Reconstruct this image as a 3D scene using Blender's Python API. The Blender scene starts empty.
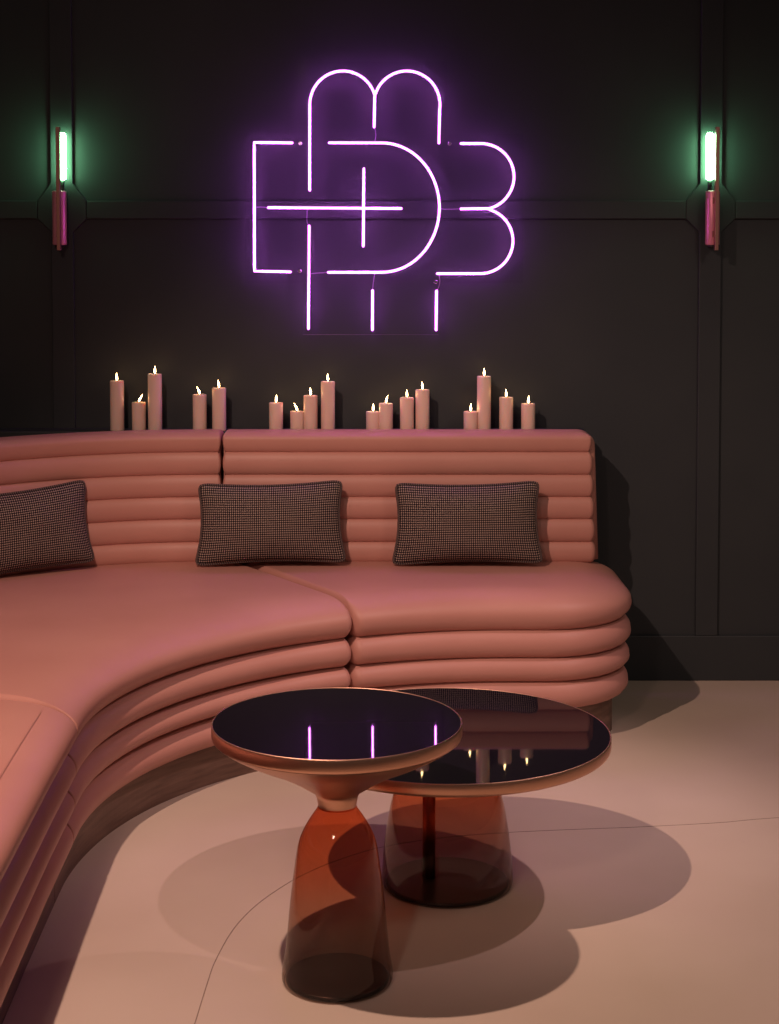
import bpy, bmesh, math, random
from mathutils import Vector, Matrix, noise
random.seed(4)
C = bpy.context.scene.collection
PI = math.pi
SC = bpy.context.scene

# ---------------------------------------------------------------- helpers
def mesh(name, verts, faces, m, parent=None, smooth=True, loc=None, uv=None):
    me = bpy.data.meshes.new(name)
    me.from_pydata([tuple(v) for v in verts], [], faces)
    me.materials.append(m)
    if smooth:
        me.polygons.foreach_set('use_smooth', [True] * len(me.polygons))
    if uv:
        l = me.uv_layers.new(name='UVMap')
        for lp in me.loops:
            l.data[lp.index].uv = uv[lp.vertex_index]
    if smooth:
        for pg in me.polygons:
            if len(pg.vertices) > 12: pg.use_smooth = False
    me.update()
    o = bpy.data.objects.new(name, me); C.objects.link(o)
    if parent: o.parent = parent
    if loc is not None: o.location = loc
    return o

def join(*parts):
    V, F = [], []
    for v, f in parts:
        b = len(V); V += list(v); F += [tuple(i + b for i in q) for q in f]
    return V, F

def empty(name, loc=(0, 0, 0), rot=(0, 0, 0)):
    o = bpy.data.objects.new(name, None); C.objects.link(o)
    o.location = loc; o.rotation_euler = rot; o.empty_display_size = .05
    return o

def tag(o, label=None, cat=None, group=None, kind=None):
    if label: o['label'] = label
    if cat: o['category'] = cat
    if group: o['group'] = group
    if kind: o['kind'] = kind
    return o

def copy_tree(o, parent=None):
    c = o.copy(); C.objects.link(c); c.parent = parent
    for ch in [x for x in C.objects if x.parent == o]:
        copy_tree(ch, c)
    return c

def lathe(prof, n=96, cap0=True, cap1=True, cx=0, cy=0):
    V, F = [], []
    for r, z in prof:
        for i in range(n):
            a = 2 * PI * i / n
            V.append((cx + r * math.cos(a), cy + r * math.sin(a), z))
    for k in range(len(prof) - 1):
        for i in range(n):
            j = (i + 1) % n
            F.append((k * n + i, k * n + j, (k + 1) * n + j, (k + 1) * n + i))
    if cap0: F.append(tuple(range(n - 1, -1, -1)))
    if cap1: F.append(tuple((len(prof) - 1) * n + i for i in range(n)))
    return V, F

def smooth_prof(pts, n=6):
    """Catmull-Rom through profile points."""
    out = []
    P = [pts[0]] + list(pts) + [pts[-1]]
    for i in range(1, len(P) - 2):
        for k in range(n):
            t = k / n; q = []
            for d in range(len(pts[0])):
                p0, p1, p2, p3 = P[i-1][d], P[i][d], P[i+1][d], P[i+2][d]
                q.append(.5 * (2*p1 + (p2-p0)*t + (2*p0-5*p1+4*p2-p3)*t*t + (3*p1-p0-3*p2+p3)*t**3))
            out.append(tuple(q))
    out.append(tuple(pts[-1]))
    return out

def tube(path, r, n=12, closed=False, r_end=True):
    P = [Vector(p) for p in path]
    m = len(P); V, F = [], []
    T = []
    for i in range(m):
        if closed: t = P[(i+1) % m] - P[(i-1) % m]
        else: t = P[min(i+1, m-1)] - P[max(i-1, 0)]
        T.append(t.normalized())
    up = Vector((0, 0, 1)) if abs(T[0].z) < .9 else Vector((0, 1, 0))
    nrm = T[0].cross(up).normalized()
    rings = []
    def ring(c, t, nr, rad):
        b = t.cross(nr)
        s = len(V)
        for k in range(n):
            a = 2 * PI * k / n
            V.append(c + (nr * math.cos(a) + b * math.sin(a)) * rad)
        rings.append(s)
    for i in range(m):
        nrm = (nrm - T[i] * nrm.dot(T[i])).normalized()
        if i == 0 and not closed and r_end:
            for q in (80, 50, 25):
                a = math.radians(q)
                ring(P[0] - T[0] * r * math.sin(a), T[0], nrm, r * math.cos(a))
        ring(P[i], T[i], nrm, r)
        if i == m - 1 and not closed and r_end:
            for q in (25, 50, 80):
                a = math.radians(q)
                ring(P[i] + T[i] * r * math.sin(a), T[i], nrm, r * math.cos(a))
    cnt = len(rings)
    for k in range(cnt if closed else cnt - 1):
        a, b = rings[k], rings[(k+1) % cnt]
        for i in range(n):
            j = (i+1) % n
            F.append((a+i, a+j, b+j, b+i))
    if not closed:
        F.append(tuple(rings[0] + i for i in range(n-1, -1, -1)))
        F.append(tuple(rings[-1] + i for i in range(n)))
    return V, F

def box(x0, x1, y0, y1, z0, z1, bev=0.0, seg=2):
    bm = bmesh.new()
    bmesh.ops.create_cube(bm, size=1)
    for v in bm.verts:
        v.co = Vector(((x0+x1)/2 + v.co.x*(x1-x0), (y0+y1)/2 + v.co.y*(y1-y0), (z0+z1)/2 + v.co.z*(z1-z0)))
    if bev > 0:
        bmesh.ops.bevel(bm, geom=bm.edges[:], offset=bev, segments=seg, affect='EDGES', profile=.5)
    V = [v.co.copy() for v in bm.verts]; F = [tuple(v.index for v in f.verts) for f in bm.faces]
    bm.free()
    return V, F

def prism_y(poly, y0, y1, bev=0.0):
    """polygon given in (x,z), extruded along Y, front edge bevelled."""
    bm = bmesh.new()
    a = [bm.verts.new((x, y1, z)) for x, z in poly]
    f = bm.faces.new(a)
    r = bmesh.ops.extrude_face_region(bm, geom=[f])
    fv = [v for v in r['geom'] if isinstance(v, bmesh.types.BMVert)]
    for v in fv: v.co.y = y0
    bmesh.ops.recalc_face_normals(bm, faces=bm.faces[:])
    if bev > 0:
        ed = [e for e in bm.edges if all(abs(v.co.y - y0) < 1e-6 for v in e.verts)]
        bmesh.ops.bevel(bm, geom=ed, offset=bev, segments=2, affect='EDGES', profile=.5)
    V = [v.co.copy() for v in bm.verts]
    bm.verts.index_update()
    F = [tuple(v.index for v in q.verts) for q in bm.faces]
    bm.free()
    return V, F

# ---------------------------------------------------------------- materials
def mat(name, color=(.5, .5, .5), rough=.5, metal=0.0, spec=.5, **kw):
    m = bpy.data.materials.new(name); m.use_nodes = True
    b = m.node_tree.nodes['Principled BSDF']
    b.inputs['Base Color'].default_value = (*color, 1)
    b.inputs['Roughness'].default_value = rough
    b.inputs['Metallic'].default_value = metal
    b.inputs['Specular IOR Level'].default_value = spec
    for k, v in kw.items():
        b.inputs[k].default_value = v
    return m

def nodes(m): return m.node_tree.nodes, m.node_tree.links, m.node_tree.nodes['Principled BSDF']

def add_noise_color(m, c1, c2, scale, detail=4, lo=.35, hi=.65, vec_scale=None, bump=0, bump_scale=None, bdist=.002):
    N, L, B = nodes(m)
    tc = N.new('ShaderNodeTexCoord'); src = tc.outputs['Object']
    if vec_scale:
        mp = N.new('ShaderNodeMapping'); mp.inputs['Scale'].default_value = vec_scale
        L.new(src, mp.inputs['Vector']); src = mp.outputs['Vector']
    n = N.new('ShaderNodeTexNoise'); n.inputs['Scale'].default_value = scale; n.inputs['Detail'].default_value = detail
    L.new(src, n.inputs['Vector'])
    r = N.new('ShaderNodeValToRGB')
    r.color_ramp.elements[0].position = lo; r.color_ramp.elements[0].color = (*c1, 1)
    r.color_ramp.elements[1].position = hi; r.color_ramp.elements[1].color = (*c2, 1)
    L.new(n.outputs['Fac'], r.inputs['Fac']); L.new(r.outputs['Color'], B.inputs['Base Color'])
    if bump:
        n2 = N.new('ShaderNodeTexNoise'); n2.inputs['Scale'].default_value = bump_scale or scale; n2.inputs['Detail'].default_value = 5
        L.new(src, n2.inputs['Vector'])
        bp = N.new('ShaderNodeBump'); bp.inputs['Strength'].default_value = bump; bp.inputs['Distance'].default_value = bdist
        L.new(n2.outputs['Fac'], bp.inputs['Height']); L.new(bp.outputs['Normal'], B.inputs['Normal'])
    return m

def emis(name, color, strength):
    m = bpy.data.materials.new(name); m.use_nodes = True
    N, L = m.node_tree.nodes, m.node_tree.links
    N.remove(N['Principled BSDF'])
    e = N.new('ShaderNodeEmission'); e.inputs['Color'].default_value = (*color, 1); e.inputs['Strength'].default_value = strength
    L.new(e.outputs[0], N['Material Output'].inputs['Surface'])
    return m

M = {}
M['leather'] = add_noise_color(mat('dusty_pink_upholstery', (.60, .26, .215), .48, spec=.35), (.480, .222, .182), (.52, .248, .205), 3.0, 3, bump=.12, bump_scale=900, bdist=.0006)
M['wood'] = add_noise_color(mat('plinth_veneer', (.2, .12, .09), .45), (.10, .052, .038), (.20, .115, .085), 6, 6, .3, .7, vec_scale=(1.2, 1.2, 14))
M['wall'] = add_noise_color(mat('charcoal_wall_paint', (.035, .032, .038), .5, spec=.3), (.027, .031, .036), (.033, .037, .041), 2.2, 3, bump=.05, bump_scale=260, bdist=.0006)
M['floor'] = add_noise_color(mat('polished_plaster_floor', (.6, .5, .44), .42, spec=.25), (.51, .405, .33), (.60, .49, .41), 1.3, 9, .3, .7, bump=.04, bump_scale=30)
M['joint'] = mat('floor_joint', (.27, .20, .165), .8)
M['wax'] = mat('pink_wax', (.80, .56, .48), .36, **{'Subsurface Weight': .4, 'Subsurface Radius': (.02, .008, .005), 'Subsurface Scale': .5})
M['wick'] = mat('charred_wick', (.02, .015, .01), .9)
M['flame'] = emis('candle_flame', (1.0, .62, .26), 24)
M['copper'] = mat('brushed_copper', (.70, .41, .29), .36, 1.0)
N, L, B = nodes(M['copper'])
B.inputs['Anisotropic'].default_value = .5
M['black_top'] = mat('black_lacquered_glass', (.006, .004, .009), .025, 0, .22)
M['dark_metal'] = mat('smoked_base_plate', (.05, .032, .028), .3, .6)
M['reflection'] = mat('red_reflection_metal', (.45, .12, .07), .35, 1.0)  # for the bar that stands in for a reflection, not a table part
M['pink_metal'] = mat('rose_anodised_metal', (.88, .32, .42), .36, .4)
M['bronze'] = mat('rose_bronze_bar', (.42, .20, .17), .38, .9)
M['black'] = mat('black_end_cap', (.01, .01, .01), .4)
M['tube_light'] = emis('green_white_lamp_glass', (.34, 1.0, .46), 42)
M['screw'] = mat('chrome_standoff', (.55, .5, .55), .2, 1.0)
M['lead'] = mat('clear_pink_lead', (.45, .25, .5), .3)
M['edge'] = mat('acrylic_edge_glint', (.12, .07, .15), .3)  # purple tint stands for neon light caught on the clear edge
M['neon'] = emis('neon_core', (.80, .19, 1.0), 48)

def thin_glass(name, grad=None, color=(.9, .9, .9), ior=1.45, rough=.0, boost=1.0):
    """thin-walled glass: tinted transmission plus Fresnel reflection"""
    m = bpy.data.materials.new(name); m.use_nodes = True
    N, L = m.node_tree.nodes, m.node_tree.links
    N.remove(N['Principled BSDF'])
    tr = N.new('ShaderNodeBsdfTransparent'); tr.inputs['Color'].default_value = (*color, 1)
    gl = N.new('ShaderNodeBsdfGlossy'); gl.inputs['Roughness'].default_value = rough
    fr = N.new('ShaderNodeFresnel'); fr.inputs['IOR'].default_value = ior
    geo = N.new('ShaderNodeNewGeometry'); mr = N.new('ShaderNodeMapRange')
    mr.inputs['To Min'].default_value = ior; mr.inputs['To Max'].default_value = 1/ior
    L.new(geo.outputs['Backfacing'], mr.inputs['Value']); L.new(mr.outputs['Result'], fr.inputs['IOR'])
    mx = N.new('ShaderNodeMixShader')
    L.new(fr.outputs[0], mx.inputs[0]); L.new(tr.outputs[0], mx.inputs[1]); L.new(gl.outputs[0], mx.inputs[2])
    L.new(mx.outputs[0], N['Material Output'].inputs['Surface'])
    if grad:
        tc = N.new('ShaderNodeTexCoord'); sp = N.new('ShaderNodeSeparateXYZ'); L.new(tc.outputs['Generated'], sp.inputs[0])
        r = N.new('ShaderNodeValToRGB'); L.new(sp.outputs['Z'], r.inputs['Fac']); L.new(r.outputs['Color'], tr.inputs['Color'])
        cr = r.color_ramp
        cr.elements[0].position = grad[0][0]; cr.elements[0].color = (*grad[0][1], 1)
        cr.elements[1].position = grad[-1][0]; cr.elements[1].color = (*grad[-1][1], 1)
        for p, c in grad[1:-1]:
            e = cr.elements.new(p); e.color = (*c, 1)
    return m
M['amber'] = thin_glass('amber_smoke_glass', grad=[(0, (.46, .38, .34)), (.04, (.56, .46, .42)), (.35, (.68, .50, .41)), (.65, (.83, .44, .29)), (1, (.90, .38, .20))], ior=1.5)
M['amber_core'] = thin_glass('amber_core_glass', color=(.78, .50, .40), ior=1.2)
M['acrylic'] = thin_glass('clear_acrylic', color=(.97, .965, .98), ior=1.2, rough=.04)
def sleeve_mat():
    m = bpy.data.materials.new('neon_sleeve'); m.use_nodes = True
    N, L = m.node_tree.nodes, m.node_tree.links
    N.remove(N['Principled BSDF'])
    tr = N.new('ShaderNodeBsdfTransparent'); tr.inputs['Color'].default_value = (.9, .8, .93, 1)
    e = N.new('ShaderNodeEmission'); e.inputs['Color'].default_value = (.80, .20, .92, 1); e.inputs['Strength'].default_value = .45
    a = N.new('ShaderNodeAddShader'); L.new(tr.outputs[0], a.inputs[0]); L.new(e.outputs[0], a.inputs[1])
    L.new(a.outputs[0], N['Material Output'].inputs['Surface'])
    return m
M['sleeve'] = sleeve_mat()

def weave(name, nu, nv, dark, light):
    m = mat(name, dark, .9, spec=.2)
    N, L, B = nodes(m)
    tc = N.new('ShaderNodeTexCoord'); sp = N.new('ShaderNodeSeparateXYZ'); L.new(tc.outputs['UV'], sp.inputs[0])
    def mth(op, a, b=None):
        n = N.new('ShaderNodeMath'); n.operation = op
        for i, v in enumerate((a, b)):
            if v is None: continue
            if isinstance(v, (int, float)): n.inputs[i].default_value = v
            else: L.new(v, n.inputs[i])
        return n.outputs[0]
    u = mth('MULTIPLY', sp.outputs['X'], nu); v = mth('MULTIPLY', sp.outputs['Y'], nv)
    s1 = mth('SINE', mth('MULTIPLY', u, 2*PI)); s2 = mth('SINE', mth('MULTIPLY', v, 2*PI))
    f = mth('ADD', mth('MULTIPLY', mth('ADD', s1, s2), .25), .5)
    r = N.new('ShaderNodeValToRGB'); L.new(f, r.inputs['Fac'])
    r.color_ramp.elements[0].position = .50; r.color_ramp.elements[0].color = (*dark, 1)
    r.color_ramp.elements[1].position = .72; r.color_ramp.elements[1].color = (*light, 1)
    L.new(r.outputs['Color'], B.inputs['Base Color'])
    bp = N.new('ShaderNodeBump'); bp.inputs['Strength'].default_value = .5; bp.inputs['Distance'].default_value = .0015
    L.new(f, bp.inputs['Height']); L.new(bp.outputs['Normal'], B.inputs['Normal'])
    return m
M['weave'] = weave('checked_weave', 66, 33, (.010, .006, .011), (.36, .265, .225))
M['piping'] = weave('flecked_piping', 260, 2, (.012, .009, .012), (.16, .11, .10))

# ---------------------------------------------------------------- setting
WY = 5.520           # face of the raised boards
PY = 5.534           # face of the recessed panels
fl = mesh('floor', *box(-4, 4, -1.5, 5.7, -.06, 0), M['floor'], smooth=False); tag(fl, kind='structure')
wl = mesh('wall_back', *box(-4, 4, PY, 5.7, 0, 3.2), M['wall'], smooth=False); tag(wl, kind='structure')
ZR0, ZR1 = 1.571, 1.632
STL = [-3.284, -1.100, 1.079, 3.268]
n = 1
def trim(data):
    global n
    o = mesh('trim_%d' % n, *data, M['wall'], smooth=False); tag(o, kind='structure'); n += 1
for sx in STL:
    w = .0375
    trim(prism_y([(sx-w, .155), (sx+w, .155), (sx+w, 1.527), (sx+.083, ZR0), (sx+.083, ZR1), (sx+w, 1.689), (sx+w, 3.2),
                  (sx-w, 3.2), (sx-w, 1.689), (sx-.083, ZR1), (sx-.083, ZR0), (sx-w, 1.527)], WY, PY, .003))
xs = [-4.2] + STL + [4.2]
for a, b in zip(xs[:-1], xs[1:]):
    trim(prism_y([(max(a+.083, -4), ZR0), (min(b-.083, 4), ZR0), (min(b-.083, 4), ZR1), (max(a+.083, -4), ZR1)], WY, PY, .003))
bb = mesh('baseboard_back', *prism_y([(-4, 0), (4, 0), (4, .155), (-4, .155)], WY, PY, .003), M['wall'], smooth=False); tag(bb, kind='structure')

# thin dark joint curving across the floor
jp = smooth_prof([(-.385, 2.2), (-.380, 2.7), (-.371, 3.051), (-.366, 3.231), (-.361, 3.326), (-.342, 3.467), (-.313, 3.577), (-.274, 3.671), (-.211, 3.782), (-.13, 3.88),
                  (-.02, 3.97), (.13, 4.035), (.301, 4.072), (.454, 4.092), (.64, 4.112), (.849, 4.143), (1.011, 4.180), (1.6, 4.28), (2.6, 4.44)], 10)
V, F = [], []
for i, p in enumerate(jp):
    a = Vector(jp[max(i-1, 0)]); b = Vector(jp[min(i+1, len(jp)-1)]); t = (b-a).normalized(); nn = Vector((-t.y, t.x)) * .0011
    V += [(p[0]-nn.x, p[1]-nn.y, .0006), (p[0]+nn.x, p[1]+nn.y, .0006), (p[0]-nn.x, p[1]-nn.y, -.002), (p[0]+nn.x, p[1]+nn.y, -.002)]
for i in range(len(jp)-1):
    k = 4*i
    F += [(k, k+4, k+5, k+1), (k, k+2, k+6, k+4), (k+1, k+5, k+7, k+3)]
jt = mesh('floor_joint', V, F, M['joint'], smooth=False); tag(jt, kind='structure')

# ---------------------------------------------------------------- sofa
CX0, CY0 = .352, 3.702
RF = 1.05
def arc_len(path):
    s = [0]
    for a, b in zip(path[:-1], path[1:]): s.append(s[-1] + (Vector(b)-Vector(a)).length)
    return s
def sampler(path):
    S = arc_len(path)
    def f(d):
        if d <= 0:
            a, b = Vector(path[0]), Vector(path[1]); return a + (b-a).normalized()*d
        if d >= S[-1]:
            a, b = Vector(path[-2]), Vector(path[-1]); return b + (b-a).normalized()*(d-S[-1])
        lo, hi = 0, len(S)-1
        while hi-lo > 1:
            m_ = (lo+hi)//2
            if S[m_] <= d: lo = m_
            else: hi = m_
        t = (d-S[lo])/(S[hi]-S[lo])
        return Vector(path[lo]).lerp(Vector(path[hi]), t)
    return f, S[-1]
def pol(a, R=RF): return (CX0+R*math.cos(math.radians(a)), CY0+R*math.sin(math.radians(a)))
A1, A2 = 115.2, 184.0
# front (bulge) line of each section, right to left
f_right = [(.751, CY0+RF), (.6, CY0+RF), (.45, CY0+RF)] + [pol(a) for a in [90+i*(A1-90)/20 for i in range(21)]]
f_curve = [pol(a) for a in [A1 + i*(180-A1)/50 for i in range(51)]] + [(-.697, 3.65), (-.696, 3.61)]
f_left = [(-.696, 3.61), (-.688, 3.3), (-.670, 2.8), (-.64, 1.6)]
back_in = [(.70, 5.24), (.2, 5.24), (-.3, 5.24)] + smooth_prof([(-.447, 5.24), (-.60, 5.238), (-.75, 5.222), (-.90, 5.18), (-1.03, 5.118), (-1.16, 5.03), (-1.28, 4.90), (-1.37, 4.74), (-1.42, 4.5), (-1.43, 4.2), (-1.43, 3.9)], 8) + [(-1.42, 3.0), (-1.40, 1.6)]
def offset_path(path, d):
    out = []
    for i, p in enumerate(path):
        a = Vector(path[max(i-1, 0)]); b = Vector(path[min(i+1, len(path)-1)]); t = (b-a).normalized()
        out.append((p[0] + t.y*d, p[1] - t.x*d))
    return out
# travelling right to left (-x): outward (towards wall) is +y
back_out = offset_path(back_in, .15)
def sub_path(path, s0, s1, n=60):
    f, Ln = sampler(path)
    return [tuple(f(s0 + (s1-s0)*i/n)) for i in range(n+1)]
def near(path, pt):
    S = arc_len(path); f, Ln = sampler(path)
    return min(((f(Ln*i/4000)-Vector(pt)).length, Ln*i/4000) for i in range(4001))[1]

def rr(u0, u1, v0, v1, rad, nu, nv, nc=7):
    """rounded rectangle ring; rad for corners (u0v0),(u1v0),(u1v1),(u0v1)"""
    r0, r1, r2, r3 = rad
    pts = []
    def edge(a, b, n_):
        for i in range(n_): pts.append((a[0]+(b[0]-a[0])*i/n_, a[1]+(b[1]-a[1])*i/n_))
    def corner(c, r, a0):
        for i in range(nc):
            a = math.radians(a0 + 90*i/nc); pts.append((c[0]+r*math.cos(a), c[1]+r*math.sin(a)))
    corner((u0+r0, v0+r0), r0, 180); edge((u0+r0, v0), (u1-r1, v0), nu)
    corner((u1-r1, v0+r1), r1, 270); edge((u1, v0+r1), (u1, v1-r2), nv)
    corner((u1-r2, v1-r2), r2, 0); edge((u1-r2, v1), (u0+r3, v1), nu)
    corner((u0+r3, v1-r3), r3, 90); edge((u0, v1-r3), (u0, v0+r0), nv)
    return pts

def slab(mapf, U, Vd, rings, rad, nu, nv=6, zfun=None):
    """rings: list of (z, off_front, off_back, off_u0, off_u1)"""
    Vv, F = [], []
    cnt = None
    for z, of, ob, o0, o1 in rings:
        base = (max(of, o0), max(of, o1), max(ob, o1), max(ob, o0))
        mn = (min(of, o0), min(of, o1), min(ob, o1), min(ob, o0))
        rd = [max(r - .6*(a+b)/2, .004) for r, a, b in zip(rad, base, mn)]
        ring = rr(o0, U-o1, of, Vd-ob, rd, nu, nv)
        cnt = len(ring)
        for u, v in ring:
            p = mapf(u, v)
            zz = z + (zfun(u, v, z) if zfun else 0)
            Vv.append((p.x, p.y, zz))
    R = len(rings)
    for k in range(R-1):
        for i in range(cnt):
            j = (i+1) % cnt
            F.append((k*cnt+i, (k+1)*cnt+i, (k+1)*cnt+j, k*cnt+j))
    A = cnt - nv//2
    for base in (0, (R-1)*cnt):
        h_ = nv//2
        F.append(tuple(base+(A+k) % cnt for k in range(-h_-1, h_+2)))
        F.append(tuple(base+(A+cnt//2+k) % cnt for k in range(-h_-1, h_+2)))
        for k in range(h_+1, cnt//2-h_-1):
            q_ = [base+(A+k) % cnt, base+(A+k+1) % cnt, base+(A-k-1) % cnt, base+(A-k) % cnt]
            q_ = [x for i_, x in enumerate(q_) if x not in q_[:i_]]
            if len(q_) > 2: F.append(tuple(q_))
    return Vv, F
# orientation: u runs right->left, v runs front->back, so flip faces where needed through recalc
def build(name, data, m, parent):
    o = mesh(name, *data, m, parent)
    bm = bmesh.new(); bm.from_mesh(o.data); bmesh.ops.recalc_face_normals(bm, faces=bm.faces[:]); bm.to_mesh(o.data); bm.free()
    return o

def puff(z0, z1, zm, top, bot, nseg=9, e=2.0):
    """rings of a cushion edge; top/bot = (front, back, u0, u1) inset reached at top/bottom"""
    out = []
    for i in range(nseg+1):
        a = (PI/2)*(1-i/nseg)*.93
        c = 1-math.cos(a)
        s = math.sin(a)/math.sin(PI/2*.93)
        out.append((zm-(zm-z0)*s,) + tuple(b*c for b in bot))
    for i in range(1, nseg+3):
        a = (PI/2)*i/(nseg+2)
        c = 1-math.cos(a)
        out.append((zm+(z1-zm)*math.sin(a),) + tuple(t*c for t in top))
    return out

def make_section(name, label, fpath, bo_s0, bo_s1, rad_end=None, ends=(0, 0), bi=None, lay=(.02, .02), insets=True):
    root = empty(name, (fpath[len(fpath)//2][0], fpath[len(fpath)//2][1], 0))
    off = Vector((root.location.x, root.location.y))
    tag(root, label, 'sofa', 'sections of the curved banquette sofa')
    Ff, U = sampler(fpath)
    bo_f, _ = sampler(back_out)
    D = .68
    def mp(u, v):
        a = Ff(u); t = u/U
        b = bo_f(bo_s0 + (bo_s1-bo_s0)*t) if 0 <= t <= 1 else bo_f(bo_s0 + (bo_s1-bo_s0)*t)
        return a.lerp(b, v/D) - off
    rc = .026
    rad = [rc, rc, rc, rc]
    if rad_end: rad = [rad_end[0], rc, rc, rad_end[1]]
    g = .002
    nu = 60
    if fpath is f_left: rad[0] = .008
    if fpath is f_curve: rad[1] = .008
    su1 = .009 if fpath is f_curve else .022
    su0 = .008 if fpath is f_left else .022
    # plinth
    pi_ = .045
    pr = [max(r-.02, .01) for r in rad]
    e0 = .052 if rad_end else 0
    build('plinth', slab(mp, U, D, [(0.0, pi_, .05, e0, 0), (.120, pi_, .05, e0, 0)], pr, nu), M['wood'], root)
    root.children[-1].data.polygons.foreach_set('use_smooth', [False]*len(root.children[-1].data.polygons))
    # three stacked rolls under the cushion
    for z0, z1, ins in ((.110, .198, .009), (.194, .270, .006), (.266, .354, .003)):
        zm = (z0+z1)/2
        side = (.040, .02, .038 if rad_end else su0, su1)
        rg = [(z, a+ins, b+.01, c+(ins if rad_end else g), d+g) for z, a, b, c, d in puff(z0, z1, zm, side, side, 8)]
        build('seat_roll', slab(mp, U, D, rg, rad, nu), M['leather'], root)
    # seat cushion
    top = (.125, .03, .12 if rad_end else .02, .02)
    bot = (.042, .02, .042 if rad_end else su0, su1)
    rg = [(z, a, b, c+g, d+g) for z, a, b, c, d in puff(.348, .463, .400, top, bot, 10)]
    rad2 = list(rad)
    build('seat_cushion', slab(mp, U, D, rg, rad2, nu), M['leather'], root)
    # back: a shell and six padded rolls
    s0, s1, back_end = bi
    bin_f, _ = sampler(back_in)
    UB = s1-s0
    def mb(u, v):
        s = s0+u
        p = bin_f(s); a = bin_f(s-.01); b = bin_f(s+.01); t = (b-a).normalized()
        q = p + Vector((t.y, -t.x)) * v
        return q - off
    e0 = -.010 if back_end else .006
    rg = []
    for i in range(9):
        a = (PI/2)*i/8
        rg.append((.836+.034*math.sin(a), .036+.03*(1-math.cos(a)), .01+.03*(1-math.cos(a)), e0+(.014 if back_end else 0)+.03*(1-math.cos(a)), .004+.01*(1-math.cos(a))))
    rg = [(.464, .036, .01, e0, .004)] + rg
    build('back_shell', slab(mb, UB, .15, rg, (.03, .012, .012, .03) if back_end else (.012,)*4, nu), M['leather'], root)
    zs = [.460, .526, .600, .672, .744, .817, .881]
    for k in range(6):
        z0, z1 = zs[k], zs[k+1]
        topmost = k == 5
        zm = (z0+z1)/2 if not topmost else z0+.042
        sd = (.019, .01, .014 if back_end else .012, .012)
        tp = (.05, .05, .05 if back_end else .014, .014) if topmost else sd
        rake = .0015*k; tpr = .003*k if back_end else 0
        rg = [(z, a+rake, b+(.0 if topmost else .05), c+.003+tpr, d+.003) for z, a, b, c, d in puff(z0-.002, z1, zm, tp, sd, 8)]
        build('back_roll', slab(mb, UB, .15, rg, (.02, .012, .012, .03) if back_end else (.012,)*4, nu), M['leather'], root)
    return root

sb1 = near(back_in, (-.54, 5.24))
so1 = near(back_out, (-.56, 5.39)); so2 = near(back_out, (-1.58, 3.84)); so3 = near(back_out, (-1.55, 1.6))
so0 = near(back_out, (.70, 5.39))
sec_r = make_section('sofa_section', 'straight right-hand end of the pink channelled banquette with rounded outer end', f_right, so0-.042, so1,
                     rad_end=(.27, .10), bi=(near(back_in, (.70, 5.24))+.03, sb1, True))
si2 = near(back_in, (-1.43, 3.92))
sec_c = make_section('sofa_section', 'concave corner part of the pink channelled banquette behind the two tables', f_curve, so1, so2,
                     bi=(sb1, si2, False))
sec_l = make_section('sofa_section', 'left arm of the pink channelled banquette running towards the camera', f_left, so2, so3,
                     bi=(si2, near(back_in, (-1.40, 1.6)), False))

# the stitched seam of the left seat
def world_mesh(name, data, m, root):
    l_ = root.location
    return mesh(name, [(v[0]-l_.x, v[1]-l_.y, v[2]) for v in data[0]], data[1], m, root)
sp_ = smooth_prof([(-.768, 3.56, .4575), (-.762, 3.35, .4575), (-.745, 2.9, .4575), (-.72, 2.2, .4575), (-.71, 1.75, .4575)], 8)
world_mesh('stitched_seam', tube(sp_, .0007, 6), M['leather'], sec_l)

# ledge along the wall behind the back, in the wall colour
lg = empty('wall_ledge', (-.40, 5.46, 0)); tag(lg, 'charcoal ledge behind the banquette back on which the candles stand', 'shelf')
lx0, lx1 = -1.85, .655
ZL = .866
mesh('ledge_top', *box(lx0+.4, lx1+.4, -.048, .060, ZL-.025, ZL, .003), M['wall'], lg, smooth=False)
mesh('ledge_front', *box(lx0+.41, lx1+.39, -.036, .060, 0, ZL-.025, .002), M['wall'], lg, smooth=False)

# ---------------------------------------------------------------- candles
# x on the ledge, height, flame lean (degrees), label
cand = [
 (-0.908, 0.166, -4, 'tall candle furthest left on the ledge'),
 (-0.836, 0.094, 28, 'short candle, flame leaning right, between the two tall candles at the far left'),
 (-0.781, 0.189, 0, 'tallest candle of the leftmost three, right of the short one'),
 (-0.633, 0.120, -22, 'shorter candle, flame leaning left, just left of the sofa back seam'),
 (-0.568, 0.142, -8, 'taller candle of the pair, directly above the sofa back seam'),
 (-0.378, 0.093, 4, 'leftmost candle of the four under the left neon stroke, above the middle pillow'),
 (-0.308, 0.064, -24, 'shortest candle of the four above the middle pillow, its flame leaning left'),
 (-0.263, 0.117, -4, 'second tallest candle of the four above the middle pillow'),
 (-0.205, 0.164, -5, 'tallest candle of the four above the middle pillow'),
 (-0.055, 0.063, 2, 'shortest candle in the group of four under the right half of the neon sign'),
 (-0.012, 0.091, 14, 'low candle touching the shortest one, under the right half of the sign, flame leaning right'),
 (0.058, 0.110, -3, 'second tallest candle in the four under the right half of the neon sign'),
 (0.110, 0.136, -5, 'tallest candle in the four under the right half of the neon sign'),
 (0.270, 0.064, 2, 'shortest candle of the four at the right end of the ledge'),
 (0.315, 0.181, 0, 'tallest candle of the four at the right end of the ledge'),
 (0.389, 0.111, -4, 'candle right of the tallest one at the right end, second from the end'),
 (0.462, 0.090, 3, 'candle furthest right on the ledge'),
]
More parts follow.
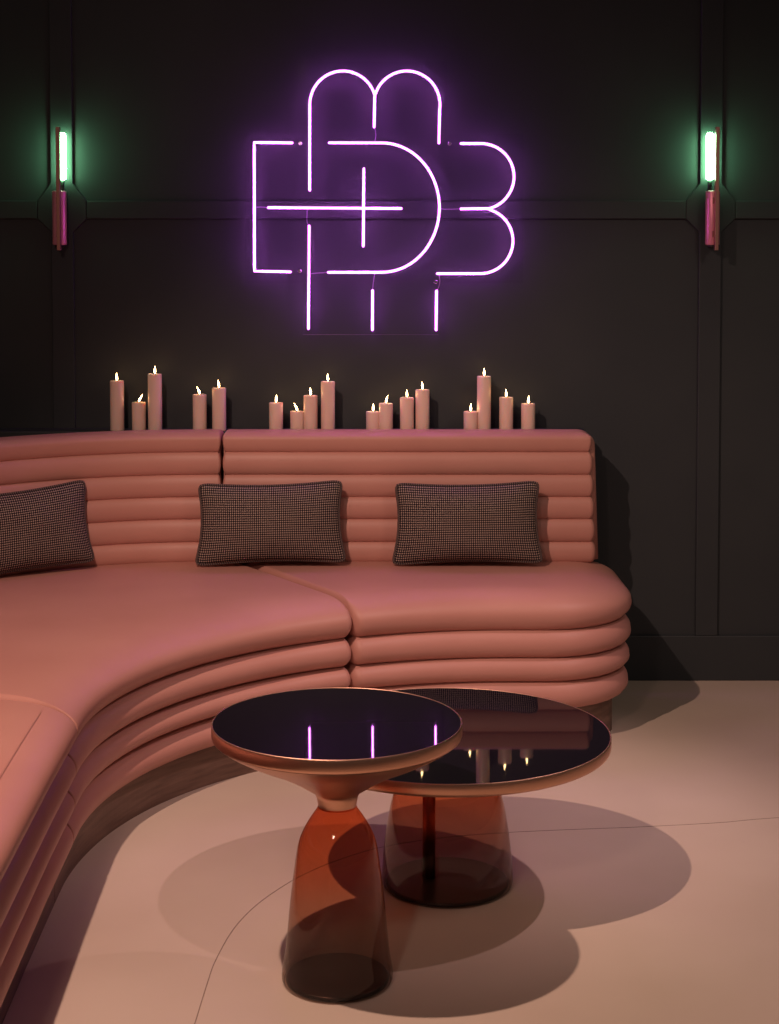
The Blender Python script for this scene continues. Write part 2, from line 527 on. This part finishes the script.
def wax_body(h, r=.0232):
    pr = [(r*.97, 0), (r, .002), (r*.998, h*.5), (r, h-.004), (r*.985, h-.0012), (r*.94, h), (r*.85, h-.0008), (r*.6, h-.0035), (r*.25, h-.0045), (.0012, h-.0048)]
    return lathe(pr, 40)
def flame_shape(lean):
    prof = [(.0006, 0), (.0026, .0025), (.0040, .007), (.0042, .0105), (.0034, .016), (.0021, .022), (.0009, .027), (.0002, .030)]
    V, F = lathe(prof, 16)
    t = math.tan(math.radians(lean))
    return [(x*.78 + t*z*.85*(.35+z/.045), y, z*.85) for x, y, z in V], F
for i, (x, h, lean, lab) in enumerate(cand):
    c = empty('candle', (x, 5.446 + .004*math.sin(i*2.3), ZL))
    tag(c, lab, 'candle', 'lit pink pillar candles on the ledge')
    mesh('wax_body', *wax_body(h), M['wax'], c)
    mesh('wick', *tube([(0, 0, h-.0055), (0.0004, 0, h), (.0006, 0, h+.004)], .0009, 8), M['wick'], c)
    mesh('flame', *flame_shape(lean), M['flame'], c, loc=(.0004, 0, h+.0012))

# ---------------------------------------------------------------- pillows
def pillow(name, label, loc, yaw, tilt, roll, w=.466, h=.256, th=.058, seed=0, warp=0):
    root = empty(name, loc, (tilt, roll, yaw))
    root.rotation_mode = 'XYZ'
    tag(root, label, 'pillow', 'checked lumbar pillows on the banquette')
    nx, ny = 72, 42
    V, F, UV = [], [], []
    def P(a, b, side):
        # a,b in -1..1
        ex = 1 - .070*(1-b*b) - .028*abs(b)**16          # side edges pulled in at the middle
        ey = 1 - .090*(1-a*a) - .05*abs(a)**20
        x = a*w/2*ex*(1-.022*b); z = b*h/2*ey
        f = (max(0, 1-abs(a)**2.6)**.55)*(max(0, 1-abs(b)**2.4)**.55)
        nz = noise.noise(Vector((x*9+seed, z*11, side*.5)))*.007*f + noise.noise(Vector((x*26, z*18+seed, side*.7)))*.0022*f
        corner = abs(a)**6*abs(b)**6
        y = side*(th*f) + nz
        z += warp*a*.5*h*.06
        return (x, y - .0*corner, z)
    idx = {}
    for side in (-1, 1):
        for j in range(ny+1):
            for i in range(nx+1):
                edge = i in (0, nx) or j in (0, ny)
                key = (i, j, 0 if edge else side)
                if key in idx: continue
                a = math.sin((i/nx*2-1)*PI/2)*.35 + (i/nx*2-1)*.65; b = math.sin((j/ny*2-1)*PI/2)*.35 + (j/ny*2-1)*.65
                idx[key] = len(V); V.append(P(a, b, side)); UV.append((a*.5+.5, b*.5+.5))
    for side in (-1, 1):
        for j in range(ny):
            for i in range(nx):
                def k(p, q): return idx[(p, q, 0 if (p in (0, nx) or q in (0, ny)) else side)]
                q = (k(i, j), k(i+1, j), k(i+1, j+1), k(i, j+1))
                F.append(q if side == -1 else q[::-1])
    mesh('cover', V, F, M['weave'], root, uv=UV)
    ring = []
    m = 40
    for i in range(m): ring.append((-1+2*i/m, -1))
    for i in range(m): ring.append((1, -1+2*i/m))
    for i in range(m): ring.append((1-2*i/m, 1))
    for i in range(m): ring.append((-1, 1-2*i/m))
    path = [P(a, b, -1) for a, b in ring]
    tv, tf = tube(path, .0052, 8, closed=True)
    tuv = [(i//8/len(path), (i % 8)/8) for i in range(len(tv))]
    mesh('piping', tv, tf, M['piping'], root, uv=tuv)
    return root
ZS = .463
pillow('lumbar_pillow', 'dark checked pillow at the left edge of the photo on the curved seat', (-1.145, 5.01, ZS+.140), math.radians(30), math.radians(-8), math.radians(-1.5), seed=3, warp=1)
pillow('lumbar_pillow', 'dark checked pillow in the middle, in front of the sofa back seam', (-.378, 5.172, ZS+.138), math.radians(1), math.radians(-8), math.radians(-.5), seed=11, warp=.4)
pillow('lumbar_pillow', 'dark checked pillow nearest the right-hand end of the banquette', (.247, 5.172, ZS+.138), math.radians(-2), math.radians(-8), math.radians(-.4), seed=21, warp=.4)

# ---------------------------------------------------------------- bell tables
def bell_table(name, label, loc, H, R, glass_prof, funnel_prof, rt, r_in):
    root = empty(name, loc); tag(root, label, 'side table' if H > .45 else 'coffee table', 'glass-footed round tables')
    # glass bell, double wall
    gp = smooth_prof(glass_prof, 6)
    mesh('glass_base', *lathe(gp, 96, cap0=False, cap1=False), M['amber'], root)
    gb = glass_prof[0][0]
    mesh('base_plate', *lathe([(gb-.006, .001), (gb-.002, .003), (gb-.0015, .008), (gb-.005, .011)], 96), M['dark_metal'], root)
    ztop = glass_prof[-1][1]
    if rt: mesh('reflection_bar', *lathe([(rt, .010), (rt, ztop-.03)], 32, cx=-.042, cy=.02), M['reflection'], root)  # added off-centre bar standing in for a dark reflection in the glass
    # metal funnel + rim
    fp = smooth_prof(funnel_prof, 8)
    rim = [(R-.006, H-.0300), (R-.0015, H-.0265), (R, H-.022), (R, H-.003), (R-.0008, H-.0007), (R-.0016, H), (R-.0026, H), (R-.0030, H-.0012), (R-.0030, H-.006)]
    mesh('metal_funnel', *lathe(fp, 128, cap0=False, cap1=False), M['copper'], root)
    mesh('rim', *lathe(rim, 160, cap0=False, cap1=False), M['copper'], root)
    mesh('table_top', *lathe([(R-.0033, H-.010), (R-.0033, H-.0016), (R-.0040, H-.0008)], 160), M['black_top'], root)
    return root
bell_table('bell_side_table', 'taller small round table with black top on a slim amber glass bell', (-.105, 3.240, 0), .53, .251,
    [(.106, 0), (.1115, .006), (.112, .02), (.1045, .065), (.0955, .16), (.0865, .233), (.079, .28), (.069, .307), (.054, .333), (.041, .352), (.0385, .362)],
    [(.0385, .356), (.040, .368), (.046, .385), (.064, .398), (.093, .417), (.135, .440), (.185, .464), (.225, .486), (.246, .5000)], 0, 0)
bell_table('bell_coffee_table', 'lower wide round table with black top on a squat amber glass bell', (.134, 3.738, 0), .36, .376,
    [(.144, 0), (.151, .008), (.1515, .03), (.147, .09), (.139, .147), (.131, .19), (.121, .225), (.105, .255), (.082, .278), (.062, .293), (.056, .30)],
    [(.056, .294), (.059, .301), (.072, .307), (.11, .314), (.18, .322), (.27, .3255), (.34, .3285), (.370, .3300)], .015, 0)

# ---------------------------------------------------------------- wall sconces
def make_sconce(x, dirx, label):
    root = empty('wall_sconce', (x, WY, 1.60)); tag(root, label, 'wall lamp', 'slim vertical wall sconces')
    cy = -.055; tx = (.006 if x < 0 else -.006)
    mesh('mounting_plate', *box(-.014, .014, -.012, 0, -.06, .04, .002), M['black'], root, smooth=False)
    mesh('mounting_stem', *tube([(0, -.008, -.01), (0, cy, -.01)], .006, 12), M['black'], root)
    mesh('lamp_body', *lathe([(.019, -.117), (.0225, -.1155), (.0235, -.113), (.0235, .059), (.0225, .0615), (.019, .0625)], 48, cy=cy), M['pink_metal'], root)
    mesh('tube_holder', *lathe([(.007, .060), (.007, .101)], 24, cx=tx, cy=-.030), M['black'], root)
    mesh('end_cap', *lathe([(.008, -.128), (.014, -.125), (.017, -.1165)], 32, cy=cy), M['black'], root)
    mesh('light_tube', *lathe([(.006, .100), (.011, .102), (.0128, .110), (.0128, .246), (.011, .254), (.006, .257), (.001, .258)], 48, cx=tx, cy=-.030), M['tube_light'], root)
    mesh('front_bar', *box(dirx-.006, dirx+.006, cy-.052, cy-.030, -.134, .271, .0012), M['bronze'], root, smooth=False)
    mesh('bar_bracket', *box(-.005, .005, cy-.032, cy-.021, -.09, -.07), M['bronze'], root, smooth=False)
    mesh('bar_bracket', *box(-.005, .005, cy-.032, cy-.021, .02, .04), M['bronze'], root, smooth=False)
    return root
make_sconce(-1.097, .006, 'slim green-glowing wall sconce with rose metal body left of the neon sign')
make_sconce(1.074, .005, 'slim green-glowing wall sconce with rose metal body right of the neon sign')

# ---------------------------------------------------------------- neon sign
NY = 5.462
K = NY / 1640.0 * 1.0008
def q(px, py):
    # measured position in the sign plane (metres from its centre line, height)
    py = py + max(0, 246-py)*.006
    return ((px-389.5)*K, NY, 1.48 - (py-246)*K)
SX, SZ = 0.0, 1.60
ns = empty('neon_sign', (-.02, WY, 1.60)); tag(ns, 'purple neon monogram sign of interlaced letters on the dark wall', 'neon sign')
def loc(p): return (p[0]+.02, p[1]-WY, p[2]-1.60)
def arc(cx, cy, rx, ry, a0, a1, n_=26):
    return [(cx+rx*math.cos(math.radians(a0+(a1-a0)*i/n_)), cy-ry*math.sin(math.radians(a0+(a1-a0)*i/n_))) for i in range(n_+1)]
def dense(pts, step=6):
    out = []
    for a, b in zip(pts[:-1], pts[1:]):
        d = math.hypot(b[0]-a[0], b[1]-a[1]); k = max(1, int(d/step))
        for i in range(k): out.append((a[0]+(b[0]-a[0])*i/k, a[1]+(b[1]-a[1])*i/k))
    out.append(pts[-1]); return out
strokes = [
    dense([(310, 190), (310.3, 105)]) + arc(343.3, 105, 33, 33.5, 180, 17)[1:],
    arc(406.7, 105, 33, 33.5, 163, 0) + dense([(439.4, 105), (438.6, 143)])[1:],
    dense([(374.8, 96), (374.2, 127)]),
    dense([(292.5, 143), (254.9, 142.5), (254.6, 271), (290.5, 271.8)]),
    dense([(329.7, 142.9), (382, 143)]) + arc(382, 207.6, 57.2, 64.6, 90, -90, 48)[1:] + dense([(382, 272.2), (328.5, 272.2)])[1:],
    dense([(268.8, 207.6), (401, 208.4)]),
    dense([(364, 168.8), (363.3, 246)]),
    dense([(460.8, 143.6), (480.5, 143.6)]) + arc(480.5, 176.6, 33, 33, 90, -75)[1:],
    dense([(460.8, 208.8), (489, 208.6)]),
    arc(480, 240.9, 32.7, 32.7, 74, -90) + dense([(480, 273.6), (437.4, 273.6)])[1:],
    dense([(309.4, 226), (308.4, 328.5)]),
    dense([(372.6, 290.5), (372.4, 329.7)]),
    dense([(436.5, 291), (436.1, 329.7)]),
]
for s in strokes:
    pts = [loc(q(*p)) for p in s]
    t = mesh('neon_tube', *tube(pts, .0022, 12), M['neon'], ns)
    mesh('tube_sleeve', *tube(pts, .0060, 14), M['sleeve'], t)
# clear acrylic cross the tubes are mounted on
ap = [(300, 62), (447, 62), (447, 134), (523, 134), (523, 283), (438, 283), (438, 334.5), (303, 334.5), (303, 283), (245, 283), (245, 134), (300, 134)]
pl = [(loc(q(*p))[0], loc(q(*p))[2]) for p in ap]
av, af = prism_y(pl, -.044, -.039, 0)
mesh('acrylic_panel', av, af, M['acrylic'], ns, smooth=False)
mesh('panel_edge', *tube([loc(q(303, 334.5)), loc(q(438, 334.5))], .0007, 8), M['edge'], ns)
for px, py in ((300.5, 143.3), (449.5, 143.6), (299.7, 271), (435.6, 282)):
    p = loc(q(px, py))
    v, f = lathe([(.0045, 0), (.0045, .040), (.0065, .041), (.0070, .043), (.0066, .049), (.005, .051)], 24)
    v = [(x+p[0], -z_, y_+p[2]) for x, y_, z_ in v]
    mesh('standoff_screw', v, f, M['screw'], ns)
for pts2 in ([(374.2, 127), (375.5, 131), (375.8, 137), (374.5, 142)], [(309.2, 226), (307.3, 222), (307.2, 215), (307.5, 209)],
             [(311, 273.6), (318, 273.0), (328, 272.4)], [(372.6, 290), (373.2, 284), (374.6, 274)],
             [(436.4, 291), (439, 286), (439.8, 280), (438.6, 274)], [(440, 208.6), (446, 209.2), (460.8, 208.8)], [(255, 207.2), (262, 207.0), (268.8, 207.6)]):
    sp = smooth_prof([loc(q(*p)) for p in pts2], 5)
    mesh('electrode_lead', *tube(sp, .0011, 8), M['lead'], ns)

# ---------------------------------------------------------------- light
def spot(name, loc_, target, energy, color, size, blend, radius):
    l = bpy.data.lights.new(name, 'SPOT'); l.energy = energy; l.color = color; l.spot_size = math.radians(size); l.spot_blend = blend; l.shadow_soft_size = radius
    o = bpy.data.objects.new(name, l); C.objects.link(o); o.location = loc_
    d = Vector(target)-Vector(loc_); o.rotation_euler = d.to_track_quat('-Z', 'Y').to_euler()
    return o
spot('ceiling_spot_warm', (-.89, 2.62, 2.68), (.28, 4.05, 0), 222, (1.0, .66, .52), 85, .62, .018)
spot('ceiling_spot_rose', (1.55, 3.98, 2.6), (.15, 4.2, 0), 105, (1.0, .66, .66), 46, .95, .02)
spot('ceiling_spot_front', (-.75, .35, 2.6), (-.3, 3.9, .2), 64, (1.0, .64, .50), 80, .9, .12)

spot('fill_spot_side', (1.9, 2.4, 2.7), (1.0, 5.0, 0), 45, (1.0, .80, .66), 75, .9, .25)  # added fill, lifts the shaded floor near the sofa's right end

w = bpy.data.worlds.new('world'); SC.world = w; w.use_nodes = True
w.node_tree.nodes['Background'].inputs['Color'].default_value = (1.0, .74, .66, 1)
w.node_tree.nodes['Background'].inputs['Strength'].default_value = .06

# ---------------------------------------------------------------- camera
cam = bpy.data.cameras.new('camera'); co = bpy.data.objects.new('camera', cam); C.objects.link(co)
co.location = (0, 0, 1.48); co.rotation_euler = (math.radians(87), 0, 0)
cam.sensor_width = 36; cam.lens = 1640/1024*36
cam.shift_y = -(512-331.95)/1024; cam.shift_x = 0
cam.clip_start = .05
SC.camera = co
SC.view_settings.view_transform = 'Standard'; SC.view_settings.look = 'None'
SC.view_settings.exposure = 0; SC.view_settings.gamma = 1; SC.view_settings.use_curve_mapping = False
SC.cycles.max_bounces = 10; SC.cycles.transparent_max_bounces = 24
SC.cycles.sample_clamp_indirect = 4
